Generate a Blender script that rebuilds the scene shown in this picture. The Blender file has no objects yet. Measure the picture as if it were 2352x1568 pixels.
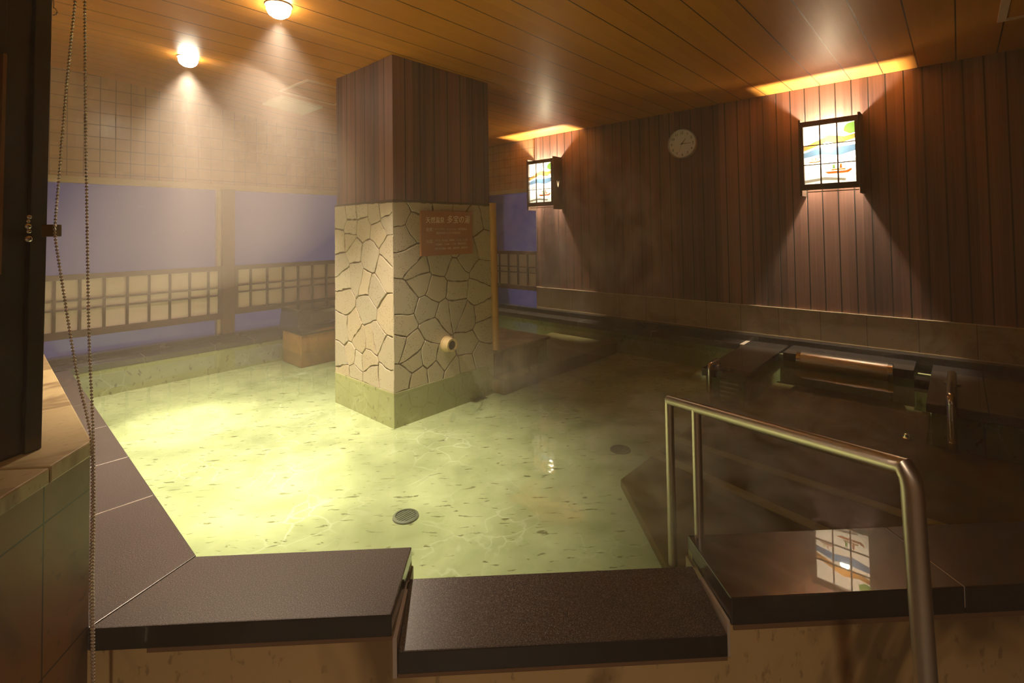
import bpy, bmesh, math, random
from mathutils import Vector, Matrix
random.seed(7)
S = bpy.context.scene
COL = S.collection
H = 0.45                      # water level above the outer floor; everything is lifted by H at the end
# ------------------------------------------------------------------ camera calibration (2352x1568)
F, CY, YAW, PITCH, ROLL = 1118.33, 500.78, 0.828927, 0.0279253, 0.0143210
_f = Vector((math.sin(YAW)*math.cos(PITCH), math.cos(YAW)*math.cos(PITCH), math.sin(PITCH)))
_r = Vector((math.cos(YAW), -math.sin(YAW), 0)); _d = _f.cross(_r)
_c, _s = math.cos(ROLL), math.sin(ROLL)
RGT = _c*_r + _s*_d; DWN = -_s*_r + _c*_d; FWD = _f
CAM = Vector((0, 0, 1.0))
def ray(u, v): return RGT*((u-1176)/F) + DWN*((v-CY)/F) + FWD
def onz(u, v, z): d = ray(u, v); return CAM + d*((z-1.0)/d.z)
def onx(u, v, x): d = ray(u, v); return CAM + d*(x/d.x)
def ony(u, v, y): d = ray(u, v); return CAM + d*(y/d.y)
def dep(u, v, t): return CAM + ray(u, v)*t
def atxy(u, v, p):
    d = ray(u, v); return 1.0 + d.z*math.hypot(p[0], p[1])/math.hypot(d.x, d.y)

# ------------------------------------------------------------------ node helpers
class NT:
    def __init__(s, name):
        s.m = bpy.data.materials.new(name); s.m.use_nodes = True
        s.t = s.m.node_tree; s.t.nodes.clear()
        s.out = s.t.nodes.new('ShaderNodeOutputMaterial')
    def n(s, typ, ins=None, **props):
        nd = s.t.nodes.new('ShaderNode'+typ)
        for k, v in props.items(): setattr(nd, k, v)
        for k, v in (ins or {}).items():
            sk = nd.inputs[k]
            if hasattr(v, 'is_output'): s.t.links.new(v, sk)
            else: sk.default_value = v
        return nd
    def math(s, op, a, b=0.0, c=None):
        i = {0: a, 1: b}
        if c is not None: i[2] = c
        return s.n('Math', i, operation=op).outputs[0]
    def mix(s, f, a, b, blend='MIX'):
        return s.n('Mix', {0: f, 6: a, 7: b}, data_type='RGBA', blend_type=blend).outputs[2]
    def ramp(s, f, pts, interp='LINEAR'):
        nd = s.n('ValToRGB', {0: f}); cr = nd.color_ramp; cr.interpolation = interp
        while len(cr.elements) < len(pts): cr.elements.new(0.5)
        for e, (p, c) in zip(cr.elements, pts):
            e.position = p; e.color = (c, c, c, 1) if not hasattr(c, '__len__') else (*c[:3], 1)
        return nd.outputs[0]
    def pos(s): return s.n('NewGeometry').outputs['Position']
    def obj(s): return s.n('TexCoord').outputs['Object']
    def xyz(s, v): return s.n('SeparateXYZ', {0: v}).outputs
    def scale(s, v, x, y, z): return s.n('VectorMath', {0: v, 1: (x, y, z)}, operation='MULTIPLY').outputs[0]
    def noise(s, v, sc, det=3.0, rough=0.55, dist=0.0):
        return s.n('TexNoise', {'Vector': v, 'Scale': sc, 'Detail': det, 'Roughness': rough, 'Distortion': dist}).outputs
    def bump(s, h, st=0.3, dist=0.01):
        return s.n('Bump', {'Height': h, 'Strength': st, 'Distance': dist}).outputs[0]
    def groove(s, x, pitch, w, off=0.0):        # 1 inside a joint of width w every pitch
        a = s.math('FRACT', s.math('DIVIDE', s.math('ADD', x, off+100*pitch), pitch))
        d = s.math('MULTIPLY', s.math('ABSOLUTE', s.math('SUBTRACT', a, 0.5)), 2.0)
        return s.math('GREATER_THAN', d, 1.0-w/pitch)
    def cell(s, x, pitch, off=0.0):
        fl = s.math('FLOOR', s.math('DIVIDE', s.math('ADD', x, off+100*pitch), pitch))
        return s.n('TexWhiteNoise', {'W': fl}, noise_dimensions='1D').outputs[0]
    def bsdf(s, col, rough=0.5, metal=0.0, spec=0.5, normal=None, coat=0.0, coat_r=0.05, **kw):
        i = {'Base Color': (*col, 1) if isinstance(col, tuple) and len(col) == 3 else col, 'Roughness': rough, 'Metallic': metal,
             'Specular IOR Level': spec, 'Coat Weight': coat, 'Coat Roughness': coat_r}
        if normal is not None: i['Normal'] = normal
        i.update(kw)
        return s.n('BsdfPrincipled', i).outputs[0]
    def end(s, sh, vol=None):
        if sh is not None: s.t.links.new(sh, s.out.inputs[0])
        if vol is not None: s.t.links.new(vol, s.out.inputs[1])
        return s.m

def plain(name, col, rough=0.5, metal=0.0, spec=0.5, var=0.12, sc=30, coat=0.0):
    g = NT(name); n = g.noise(g.obj(), sc)[0]
    c = g.mix(n, (*[x*(1-var) for x in col], 1), (*[min(1, x*(1+var)) for x in col], 1))
    return g.end(g.bsdf(c, rough, metal, spec, coat=coat))

def m_granite(name, lo, hi, rough, coat, coat_r=0.03):
    g = NT(name); p = g.pos()
    n1 = g.noise(p, 330, 2, 0.75)[0]; n2 = g.noise(p, 3.0, 3)[0]
    c = g.ramp(n1, [(0.40, lo), (0.54, tuple(a*.7+b*.3 for a, b in zip(lo, hi))), (0.66, hi)])
    c = g.mix(g.math('MULTIPLY', n2, 0.5), c, (*[x*0.6 for x in lo], 1))
    r = g.math('ADD', rough-0.08, g.math('MULTIPLY', n2, 0.16))
    return g.end(g.bsdf(c, r, spec=0.5, coat=coat, coat_r=coat_r, normal=g.bump(n1, 0.08, 0.002)))
GRAN = m_granite('wet_granite', (0.014, 0.010, 0.0095), (0.23, 0.18, 0.16), 0.34, 0.0)
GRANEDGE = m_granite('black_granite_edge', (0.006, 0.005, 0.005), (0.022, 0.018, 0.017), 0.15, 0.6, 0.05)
GRANDK = m_granite('polished_granite', (0.008, 0.007, 0.007), (0.040, 0.033, 0.030), 0.30, 0.75, 0.015)
GRANWET = m_granite('wet_reflecting_granite', (0.03, 0.024, 0.022), (0.13, 0.105, 0.092), 0.25, 1.0, 0.05)
GRANBK = m_granite('dark_granite', (0.016, 0.014, 0.015), (0.05, 0.043, 0.041), 0.25, 0.35, 0.06)
GROUT = plain('pale_grout', (0.52, 0.42, 0.33), 0.7)

def m_tile():
    g = NT('wall_tile'); p = g.pos(); o = g.xyz(p)
    hor = g.math('ADD', o[0], o[1])
    k = g.math('MAXIMUM', g.groove(hor, 0.1, 0.0055, 0.0), g.groove(o[2], 0.1, 0.0055, 0.03))
    v = g.n('TexWhiteNoise', {'Vector': g.n('VectorMath', {0: g.scale(p, 10, 10, 10)}, operation='FLOOR').outputs[0]}).outputs[0]
    base = g.mix(v, (0.40, 0.225, 0.105, 1), (0.48, 0.285, 0.14, 1))
    c = g.mix(k, base, (0.14, 0.08, 0.045, 1))
    return g.end(g.bsdf(c, g.math('ADD', 0.25, g.math('MULTIPLY', k, 0.5)), normal=g.bump(k, -0.4, 0.003)))
TILE = m_tile()

def m_planks(name, pitch, lo, hi, axis, off=0.0, rough=0.5, gcol=(0.008, 0.005, 0.004), gw=0.006, grain=(45, 45, 1.5), coat=0.0, coat_r=.2, gs=0.6):
    g = NT(name); p = g.pos(); o = g.xyz(p)
    s = g.math('ADD', o[0], o[1]) if axis == 'xy' else o[1]
    k = g.groove(s, pitch, gw, off); cv = g.cell(s, pitch, off+pitch/2)
    gr = g.noise(g.n('VectorMath', {0: g.scale(p, *grain), 1: g.n('CombineXYZ', {0: g.math('MULTIPLY', cv, 37), 1: g.math('MULTIPLY', cv, 13), 2: g.math('MULTIPLY', cv, 23)}).outputs[0]}, operation='ADD').outputs[0], 1.0, 4, 0.6, 0.6)[0]
    f = g.math('ADD', g.math('MULTIPLY', gr, 0.6), g.math('MULTIPLY', cv, 0.4))
    c = g.ramp(f, [(0.25, lo), (0.75, hi)])
    c = g.mix(k, c, (*gcol, 1))
    h = g.math('SUBTRACT', g.math('MULTIPLY', gr, 0.25), g.math('MULTIPLY', k, 1.0))
    return g.end(g.bsdf(c, rough, normal=g.bump(h, gs, 0.004), coat=coat, coat_r=coat_r))
WALLWOOD = m_planks('dark_wall_planks', 0.105, (0.070, 0.031, 0.024), (0.27, 0.123, 0.088), 'xy', 0.045, 0.5, gw=.009, grain=(60, 60, 1.2))
PILWOOD = m_planks('pillar_planks', 0.118, (0.06, 0.025, 0.018), (0.27, 0.125, 0.085), 'xy', 0.03, 0.5, gw=.008, grain=(60, 60, 1.2))
CEILWOOD = m_planks('orange_ceiling_boards', 0.2, (0.60, 0.215, 0.028), (0.74, 0.28, 0.040), 'y', 0.02, 0.42, (0.05, 0.02, 0.008), 0.007, (1.2, 28, 1), 0.30, 0.32, 0.25)

def m_stone():
    g = NT('pillar_stone'); p = g.pos()
    at = g.n('Attribute', attribute_name='tint').outputs['Color']
    n = g.noise(p, 55, 5, 0.65)[0]; pit = g.n('TexVoronoi', {'Vector': p, 'Scale': 75.0}).outputs[0]
    mask = g.noise(p, 9, 2)[0]
    pits = g.math('MULTIPLY', g.math('LESS_THAN', pit, 0.22), g.math('GREATER_THAN', mask, 0.50))
    c = g.mix(g.math('MULTIPLY', n, 0.55), at, g.mix(0.5, at, (0.22, 0.17, 0.09, 1)))
    c = g.mix(g.math('MULTIPLY', pits, 0.7), c, (0.085, 0.065, 0.035, 1))
    return g.end(g.bsdf(c, 0.7, spec=0.3, normal=g.bump(g.math('SUBTRACT', n, pits), 0.35, 0.004)))
STONE = m_stone()
MORTAR = plain('brown_mortar', (0.15, 0.11, 0.05), 0.85, sc=40, var=.3)

def m_tan(name, a, b, dark, sc=5.0, joint=None, rough=0.55, jw=0.006, coat=0.0, str_=(1, 1, 1)):
    g = NT(name); p = g.scale(g.pos(), *str_)
    n = g.noise(p, sc, 5, 0.6, 0.8)[0]; n2 = g.noise(p, sc*0.42, 3, 0.6, 1.6)[0]; n3 = g.noise(p, sc*9, 3)[0]
    c = g.mix(n, (*a, 1), (*b, 1))
    c = g.mix(g.ramp(n2, [(0.50, 0.0), (0.63, 0.85)]), c, (*dark, 1))
    c = g.mix(g.math('MULTIPLY', g.ramp(n3, [(0.62, 0.0), (0.70, 1.0)]), 0.45), c, (*[x*0.6 for x in dark], 1))
    h = n
    if joint:
        o = g.xyz(g.pos()); k = g.groove(g.math('ADD', g.math('MULTIPLY', o[0], joint[1]), g.math('MULTIPLY', o[1], joint[2])), joint[0], jw, joint[3])
        if len(joint) > 4: k = g.math('MAXIMUM', k, g.groove(o[2], joint[4], jw, joint[5]))
        c = g.mix(k, c, (*[x*0.35 for x in dark], 1)); h = g.math('SUBTRACT', n, k)
    return g.end(g.bsdf(c, rough, normal=g.bump(h, 0.25, 0.006), coat=coat, coat_r=0.15))
PALELINE = plain('pale_highlight_line', (0.62, 0.50, 0.32), 0.4)  # pale colour for highlight lines painted along the base stone
BASESTONE = m_tan('tan_base_stone', (0.30, 0.22, 0.12), (0.42, 0.32, 0.19), (0.24, 0.16, 0.08), 6, (0.30, 0, 1, 0.07), jw=.004)
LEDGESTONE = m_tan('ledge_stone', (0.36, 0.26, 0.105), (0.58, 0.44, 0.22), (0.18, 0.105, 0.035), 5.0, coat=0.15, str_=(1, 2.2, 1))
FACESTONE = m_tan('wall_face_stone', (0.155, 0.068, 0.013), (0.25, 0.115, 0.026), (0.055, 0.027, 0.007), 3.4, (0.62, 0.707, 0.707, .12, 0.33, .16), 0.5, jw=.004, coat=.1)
FRONTSTONE = m_tan('front_stone', (0.52, 0.33, 0.125), (0.70, 0.47, 0.20), (0.14, 0.075, 0.024), 4.2, None, 0.5, coat=.12, str_=(1, 1, .55))

def m_pool(name, a, b, caustic, dark, blotch):
    g = NT(name); p = g.pos()
    n = g.noise(p, 4.0, 5, 0.6, 0.5)[0]
    c = g.ramp(n, [(0.3, a), (0.7, b)])
    w = g.noise(g.scale(p, 1, 1, 1), 1.7, 3, 0.6, 1.2)[1]
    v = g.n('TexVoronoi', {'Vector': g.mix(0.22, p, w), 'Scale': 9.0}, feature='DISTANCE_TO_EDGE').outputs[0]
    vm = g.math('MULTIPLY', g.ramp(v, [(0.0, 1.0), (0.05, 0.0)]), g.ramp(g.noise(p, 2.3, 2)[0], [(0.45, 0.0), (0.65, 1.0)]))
    c = g.mix(g.math('MULTIPLY', vm, caustic), c, (0.80, 0.84, 0.70, 1))  # whitish web of ripple caustics painted into the stone colour
    fl = g.noise(g.n('VectorRotate', {'Vector': p, 'Angle': 0.5}, rotation_type='Z_AXIS').outputs[0], 1.0, 2)[0]
    q = g.scale(g.n('VectorRotate', {'Vector': p, 'Angle': 0.75}, rotation_type='Z_AXIS').outputs[0], 13, 42, 20)
    fk = g.noise(q, 1.0, 3, 0.6, 0.4)[0]
    c = g.mix(g.ramp(fk, [(0.615, 0.0), (0.68, dark)]), c, (0.10, 0.09, 0.03, 1))
    c = g.mix(g.ramp(g.noise(p, 1.3, 3, .6, .6)[0], [(0.5, 0.0), (0.68, blotch)]), c, (*[x*.55 for x in a], 1))
    return g.end(g.bsdf(c, 0.6, spec=0.2, normal=g.bump(n, 0.15, 0.01)))
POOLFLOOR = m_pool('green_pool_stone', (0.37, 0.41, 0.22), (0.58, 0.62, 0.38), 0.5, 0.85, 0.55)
POOLWALL = m_pool('pool_wall_stone', (0.32, 0.33, 0.15), (0.44, 0.44, 0.22), 0.3, 0.7, 0.35)
STEPSTONE = m_pool('brown_step_stone', (0.15, 0.10, 0.035), (0.21, 0.15, 0.06), 0.05, 0.25, 0.2)
NOSING = plain('pale_nosing_stone', (0.62, 0.54, 0.27), 0.6, sc=18, var=.25)

def m_water():
    g = NT('bath_water'); p = g.pos()
    n = g.noise(p, 7.0, 2, 0.5, 0.3)[0]; n2 = g.noise(p, 26.0, 2, 0.5)[0]
    nb = g.bump(g.math('ADD', n, g.math('MULTIPLY', n2, 0.2)), 0.085, 0.012)
    fr = g.n('Fresnel', {'IOR': 1.33, 'Normal': nb}).outputs[0]
    tr = g.n('BsdfTransparent', {'Color': (0.89, 0.97, 0.875, 1)}).outputs[0]
    gl = g.n('BsdfGlossy', {'Color': (1, 1, 1, 1), 'Roughness': 0.03, 'Normal': nb}).outputs[0]
    return g.end(g.n('MixShader', {0: fr, 1: tr, 2: gl}).outputs[0])
WATER = m_water()
def m_stream():
    g = NT('falling_water')
    fr = g.n('LayerWeight', {'Blend': 0.35}).outputs[1]
    tr = g.n('BsdfTransparent', {'Color': (0.93, 0.95, 0.93, 1)}).outputs[0]
    gl = g.n('BsdfGlossy', {'Roughness': 0.1}).outputs[0]
    return g.end(g.n('MixShader', {0: fr, 1: tr, 2: gl}).outputs[0])
STREAM = m_stream()
def m_glass():
    g = NT('window_glass')
    fr = g.n('Fresnel', {'IOR': 1.45}).outputs[0]
    tr = g.n('BsdfTransparent', {'Color': (0.96, 0.97, 1, 1)}).outputs[0]
    gl = g.n('BsdfGlossy', {'Roughness': 0.12}).outputs[0]
    return g.end(g.n('MixShader', {0: fr, 1: tr, 2: gl}).outputs[0])
GLASS = m_glass()
STEEL = plain('brushed_steel', (0.66, 0.58, 0.48), 0.33, 1.0, sc=60, var=.08)
GRATE = plain('drain_metal', (0.20, 0.21, 0.20), 0.35, 0.7)
CHROME = plain('polished_steel', (0.75, 0.70, 0.62), 0.12, 1.0, sc=60, var=.05)
BEAD = plain('bead_metal', (0.74, 0.66, 0.56), 0.3, 1.0, sc=60, var=.1)
LATTICE = plain('lattice_wood', (0.065, 0.026, 0.012), 0.55, sc=25, var=.2)
POSTWOOD = plain('post_wood', (0.10, 0.045, 0.02), 0.5, sc=14, var=.25)
PALEMETAL = plain('pale_metal', (0.55, 0.44, 0.28), 0.35, 0.5)
TRIMWOOD = plain('pale_trim', (0.46, 0.34, 0.18), 0.5)
PAPER = plain('shoji_paper', (0.80, 0.67, 0.60), 0.7, sc=8, var=.05)
BAMBOO = plain('golden_wood', (0.52, 0.27, 0.07), 0.4, sc=16, var=.2, coat=.2)
SPOUTWOOD = plain('pale_spout_wood', (0.72, 0.55, 0.27), 0.45, sc=25, var=.15)
HOLE = plain('dark_hole', (0.03, 0.022, 0.014), 0.8)
BLACKWOOD = plain('black_lacquer_wood', (0.016, 0.011, 0.009), 0.33, sc=12, var=.3, coat=.3)
LAMPWOOD = plain('lamp_wood', (0.045, 0.024, 0.014), 0.5, sc=20, var=.2)
SIGN = plain('sign_board_brown', (0.36, 0.135, 0.03), 0.45, sc=10, var=.12)
LETTER = plain('sign_letters', (0.98, 0.82, 0.58), 0.5, var=.03)
LETTERDIM = plain('sign_small_letters', (0.80, 0.58, 0.36), 0.5, var=.03)
CLOCKFACE = plain('clock_dial', (0.97, 0.93, 0.86), 0.5, var=.02)
CLOCKRIM = plain('clock_rim', (0.50, 0.44, 0.40), 0.3, 0.6)
INK = plain('clock_ink', (0.05, 0.04, 0.035), 0.6)
WHITEPANEL = plain('white_vent_panel', (0.78, 0.68, 0.55), 0.5, var=.03)
HATCH = plain('hatch_frame', (0.80, 0.52, 0.34), 0.4, var=.08)
PLASTER = plain('brown_plaster', (0.20, 0.12, 0.07), 0.7)
FLOORMAT = plain('outer_floor_stone', (0.10, 0.08, 0.06), 0.5, sc=6, var=.3)
ORANGETILE = m_tan('orange_brown_stone', (0.34, 0.17, 0.045), (0.44, 0.24, 0.07), (0.25, 0.12, 0.03), 6)
PEDESTAL = m_tan('brown_pedestal_stone', (0.12, 0.075, 0.035), (0.2, 0.125, 0.06), (0.06, 0.035, 0.016), 7, (0.085, 1, 0, 0), jw=.006)
def m_emit(name, col, st):
    g = NT(name); g.m.cycles.emission_sampling = 'NONE'; return g.end(g.n('Emission', {'Color': (*col, 1), 'Strength': st}).outputs[0])
LENS = m_emit('downlight_lens', (1.0, 0.86, 0.62), 60)
def m_paper(name, col, tr=0.045):
    g = NT(name); n = g.noise(g.obj(), 60)[0]
    c = g.mix(n, (*[x*.93 for x in col], 1), (*col, 1))
    a = g.n('BsdfTranslucent', {'Color': g.mix(1.0, c, (.42, .42, .42, 1), 'MULTIPLY')}).outputs[0]; b = g.n('BsdfDiffuse', {'Color': c}).outputs[0]
    m = g.n('MixShader', {0: 0.3, 1: a, 2: b}).outputs[0]
    t = g.n('BsdfTransparent', {'Color': (*col, 1)}).outputs[0]
    return g.end(g.n('MixShader', {0: tr, 1: m, 2: t}).outputs[0])
LP = {'w': m_paper('lamp_paper', (0.92, 0.88, 0.78)), 'o': m_paper('paint_orange', (0.86, 0.22, 0.03)), 'b': m_paper('paint_blue', (0.16, 0.34, 0.66)),
      's': m_paper('paint_sand', (0.90, 0.46, 0.12)), 'g': m_paper('paint_green', (0.26, 0.56, 0.12)), 'y': m_paper('paint_grey', (0.62, 0.64, 0.60))}

# ------------------------------------------------------------------ mesh helpers
class MB:
    def __init__(s): s.v, s.f, s.mi, s.col = [], [], [], []
    def add(s, vs, fs, mi=0, col=None):
        o = len(s.v); s.v += [tuple(p) for p in vs]
        for f in fs: s.f.append([i+o for i in f]); s.mi.append(mi); s.col.append(col)
        return s
    def prism(s, pts, z0, z1, mi=0):
        n = len(pts)
        area = sum(pts[i][0]*pts[(i+1) % n][1]-pts[(i+1) % n][0]*pts[i][1] for i in range(n))
        if area < 0: pts = pts[::-1]
        zf = z0 if callable(z0) else (lambda x, y: z0); zg = z1 if callable(z1) else (lambda x, y: z1)
        vs = [(p[0], p[1], zf(p[0], p[1])) for p in pts]+[(p[0], p[1], zg(p[0], p[1])) for p in pts]
        fs = [list(range(n))[::-1], list(range(n, 2*n))]+[[i, (i+1) % n, n+(i+1) % n, n+i] for i in range(n)]
        return s.add(vs, fs, mi)
    def box(s, a, b, mi=0):
        x0, x1 = sorted((a[0], b[0])); y0, y1 = sorted((a[1], b[1])); z0, z1 = sorted((a[2], b[2]))
        return s.prism([(x0, y0), (x1, y0), (x1, y1), (x0, y1)], z0, z1, mi)
    def tube(s, path, r, seg=16, mi=0, r1=None):
        path = [Vector(p) for p in path]; n = len(path); rings = []
        up = None
        for i, p in enumerate(path):
            t = ((path[min(i+1, n-1)]-p).normalized()+(p-path[max(i-1, 0)]).normalized()).normalized()
            if up is None:
                up = t.orthogonal().normalized()
            up = (up-t*up.dot(t)).normalized(); w = t.cross(up)
            rr = r if r1 is None else r+(r1-r)*i/(n-1)
            rings.append([p+(up*math.cos(a)+w*math.sin(a))*rr for a in [2*math.pi*k/seg for k in range(seg)]])
        vs = [q for R in rings for q in R]
        fs = [[i*seg+k, i*seg+(k+1) % seg, (i+1)*seg+(k+1) % seg, (i+1)*seg+k] for i in range(n-1) for k in range(seg)]
        fs += [list(range(seg))[::-1], list(range((n-1)*seg, n*seg))]
        return s.add(vs, fs, mi)
    def lathe(s, c, ax, prof, seg=32, mi=0):      # prof: (distance along ax, radius)
        ax = Vector(ax).normalized(); c = Vector(c); u = ax.orthogonal().normalized(); w = ax.cross(u)
        vs = [c+ax*h+(u*math.cos(2*math.pi*k/seg)+w*math.sin(2*math.pi*k/seg))*r for h, r in prof for k in range(seg)]
        n = len(prof)
        fs = [[i*seg+k, i*seg+(k+1) % seg, (i+1)*seg+(k+1) % seg, (i+1)*seg+k] for i in range(n-1) for k in range(seg)]
        fs += [list(range(seg))[::-1], list(range((n-1)*seg, n*seg))]
        return s.add(vs, fs, mi)
    def ball(s, c, r, sub=1):
        bm = bmesh.new(); bmesh.ops.create_icosphere(bm, subdivisions=sub, radius=r)
        bm.verts.ensure_lookup_table()
        vs = [tuple(Vector(c)+v.co) for v in bm.verts]; fs = [[v.index for v in f.verts] for f in bm.faces]; bm.free()
        return s.add(vs, fs)
    def poly3(s, pts, mi=0): return s.add(pts, [list(range(len(pts)))], mi)
    def build(s, name, mats, parent=None, bevel=0.0, smooth=False, seg=2):
        me = bpy.data.meshes.new(name)
        off = parent.location if parent is not None else Vector((0, 0, 0))
        if parent is not None and parent.parent is not None: off = off+parent.parent.location
        me.from_pydata([tuple(Vector(p)-off) for p in s.v], [], s.f)
        mats = mats if isinstance(mats, (list, tuple)) else [mats]
        for m in mats: me.materials.append(m)
        for p, i in zip(me.polygons, s.mi): p.material_index = i
        if any(c is not None for c in s.col):
            at = me.color_attributes.new('tint', 'FLOAT_COLOR', 'CORNER')
            for p, c in zip(me.polygons, s.col):
                for li in p.loop_indices: at.data[li].color = (*(c or (0.4, 0.35, 0.25)), 1)
        bm = bmesh.new(); bm.from_mesh(me); bmesh.ops.recalc_face_normals(bm, faces=bm.faces); bm.to_mesh(me); bm.free()
        if smooth:
            for p in me.polygons: p.use_smooth = True
            me.set_sharp_from_angle(angle=0.7)
        o = bpy.data.objects.new(name, me); COL.objects.link(o)
        if parent is not None: o.parent = parent
        if bevel:
            b = o.modifiers.new('bevel', 'BEVEL'); b.width = bevel; b.segments = seg; b.limit_method = 'ANGLE'; b.angle_limit = 0.6
        return o
def thing(name, label, cat, loc=(0, 0, 0), group=None, kind=None):
    o = bpy.data.objects.new(name, None); COL.objects.link(o); o.location = loc; o.empty_display_size = 0.1
    return tag(o, label, cat, group, kind)
def tag(o, label=None, cat=None, group=None, kind=None):
    if label: o['label'] = label
    if cat: o['category'] = cat
    if group: o['group'] = group
    if kind: o['kind'] = kind
    return o
def dup(root, loc):
    r = root.copy(); COL.objects.link(r); r.location = loc
    for ch in list(root.children):
        c = ch.copy(); COL.objects.link(c); c.parent = r
        for gch in ch.children:
            d = gch.copy(); COL.objects.link(d); d.parent = c
    return r
def text_obj(name, body, size, M, mat, parent=None, extrude=0.0008, align='CENTER', valign='CENTER', shear=0.0, xs=1.0):
    cu = bpy.data.curves.new('txt', 'FONT'); cu.body = body; cu.size = size; cu.extrude = extrude; cu.align_x = align; cu.align_y = valign; cu.shear = shear
    t = bpy.data.objects.new('txt', cu); COL.objects.link(t); bpy.context.view_layer.update()
    me = bpy.data.meshes.new_from_object(t.evaluated_get(bpy.context.evaluated_depsgraph_get()))
    bpy.data.objects.remove(t)
    off = Vector((0, 0, 0))
    if parent is not None:
        off = parent.location.copy()
        if parent.parent is not None: off += parent.parent.location
    for v in me.vertices: v.co.x *= xs; v.co = (M @ v.co)-off
    me.materials.clear(); me.materials.append(mat)
    o = bpy.data.objects.new(name, me); COL.objects.link(o)
    if parent is not None: o.parent = parent
    return o
def arc(c, a, b, r, n=6):           # quarter bend from direction a to direction b around corner c
    c, a, b = Vector(c), Vector(a).normalized(), Vector(b).normalized()
    o = c-a*r+b*r
    return [o-b*r*math.cos(t)+a*r*math.sin(t) for t in [math.pi/2*k/n for k in range(n+1)]]

# ------------------------------------------------------------------ main dimensions (water surface z = 0)
ZC = 2.133
XR, YB = 4.52, 5.15
PX0, PX1, PY0, PY1 = 1.735, 2.611, 2.60, 3.34
XL = 0.44; YI = 4.84; XI = 4.25; SUMI, SUMO = 2.14, 1.775
ZF = -0.205
def sst(t): t = max(0, min(1, t)); return t*t*(3-2*t)
def zceil(x, y): return ZC+0.20*sst((2.45-x)/2.1)*sst((y-2.9)/2.2)

# ------------------------------------------------------------------ room shell
fl = MB().box((-2.2, -2.2, -H-0.1), (5.0, 5.6, -H)).build('floor', FLOORMAT); fl['kind'] = 'structure'
cm = MB(); xs = [-2.2+i*0.2 for i in range(37)]; ys = [-2.2+i*0.2 for i in range(40)]
vs = [(x, y, zceil(x, y)) for y in ys for x in xs]
cm.add(vs, [[j*37+i, j*37+i+1, (j+1)*37+i+1, (j+1)*37+i] for j in range(39) for i in range(36)])
vs2 = [(x, y, 2.6) for x in (-2.2, 5.0) for y in (-2.2, 5.6)]
cm.add(vs2, [[0, 1, 3, 2]])
o = cm.build('ceiling', CEILWOOD); o['kind'] = 'structure'
for p in o.data.polygons: p.use_smooth = True
def struct(name, mb, mat, **k):
    o = mb.build(name, mat, **k); o['kind'] = 'structure'; return o
# right wall: wood planks, then tile above a window recess
YE = onx(1233, 600, XR).y
struct('wall_right', MB().box((XR, -2.2, -H), (XR+0.12, YE, 2.55)), WALLWOOD)
zt0 = onx(1237.8, 659.5, XR).z
struct('baseboard_right', MB().box((XR-0.012, -2.2, 0.0), (XR+0.02, YE+0.003, zt0)), BASESTONE, bevel=0.003)
ztile_r = 1.53
struct('highlight_strip_1', MB().box((XR-.0155, -2.0, 0.0955), (XR-.0119, YE, 0.1)), PALELINE)  # this strip and the next stand in for thin highlights on the base stone
struct('highlight_strip_2', MB().box((XR-.016, -2.0, zt0), (XR+.002, YE+.002, zt0+.005)), PALELINE)
struct('wall_right_upper', MB().box((XR+0.012, YE, ztile_r), (XR+0.12, 5.6, 2.55)), TILE)
struct('wall_right_lower', MB().box((XR+0.03, YE, -H), (XR+0.12, 5.6, 0.06)), GRANBK)
# back wall: tiled lintel over the windows
ZT = 1.49
struct('wall_back', MB().box((-2.2, YB, ZT), (5.0, YB+0.12, 2.6)), TILE)
struct('wall_back_lower', MB().box((-2.2, YB+0.02, -H), (5.0, YB+0.12, 0.06)), GRANBK)
struct('trim_1', MB().box((-2.2, YB-0.03, ZT-0.055), (XR+0.02, YB+0.02, ZT)), TRIMWOOD, bevel=0.004)
struct('trim_2', MB().box((XR-0.005, YE, ztile_r-0.05), (XR+0.03, YB-0.03, ztile_r)), TRIMWOOD, bevel=0.004)
struct('wall_left', MB().box((-2.2, -2.2, -H), (-2.08, 5.6, 2.6)), PLASTER)
struct('wall_rear', MB().box((-2.2, -2.2, -H), (5.0, -2.08, 2.6)), PLASTER)
# windows
def shoji(name, label, p0, dirv, L, z0, z1, pitch, first, tk=0.03):
    """half-height shoji screen: p0 lower corner (x,y), dirv unit direction, L length"""
    nrm = Vector((dirv[1], -dirv[0]))           # towards the room
    root = thing(name, label, 'shoji screen', (p0[0], p0[1], z0), 'shoji screens along the windows')
    def bar(mb, a, b, za, zb, d0, d1):
        P = [Vector(p0)+Vector(dirv)*a+nrm*d0, Vector(p0)+Vector(dirv)*b+nrm*d0, Vector(p0)+Vector(dirv)*b+nrm*d1, Vector(p0)+Vector(dirv)*a+nrm*d1]
        mb.prism([tuple(q) for q in P], za, zb)
    fr = MB(); bar(fr, 0, L, z1-0.042, z1, 0, tk); bar(fr, 0, L, z0, z0+0.055, 0, tk)
    bar(fr, 0, 0.03, z0+0.055, z1-0.042, 0, tk); bar(fr, L-0.03, L, z0+0.055, z1-0.042, 0, tk)
    fr.build('frame', LATTICE, root, bevel=0.002)
    la = MB(); zi0, zi1 = z0+0.055, z1-0.042; hh = zi1-zi0
    a = first
    while a < L-0.04:
        bar(la, a-0.0085, a+0.0085, zi0, zi1, 0.004, tk-0.006); a += pitch
    for t in (0.405, 0.585):
        bar(la, 0.03, L-0.03, zi0+hh*(1-t)-0.006, zi0+hh*(1-t)+0.006, 0.004, tk-0.004)
    la.build('lattice', LATTICE, root)
    pp = MB(); bar(pp, 0.01, L-0.01, zi0-0.01, zi1+0.01, 0.0, 0.003); pp.build('paper', PAPER, root)
    return root
XM0, XM1 = ony(511, 600, YB-0.05).x, ony(539, 600, YB-0.05).x
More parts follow.
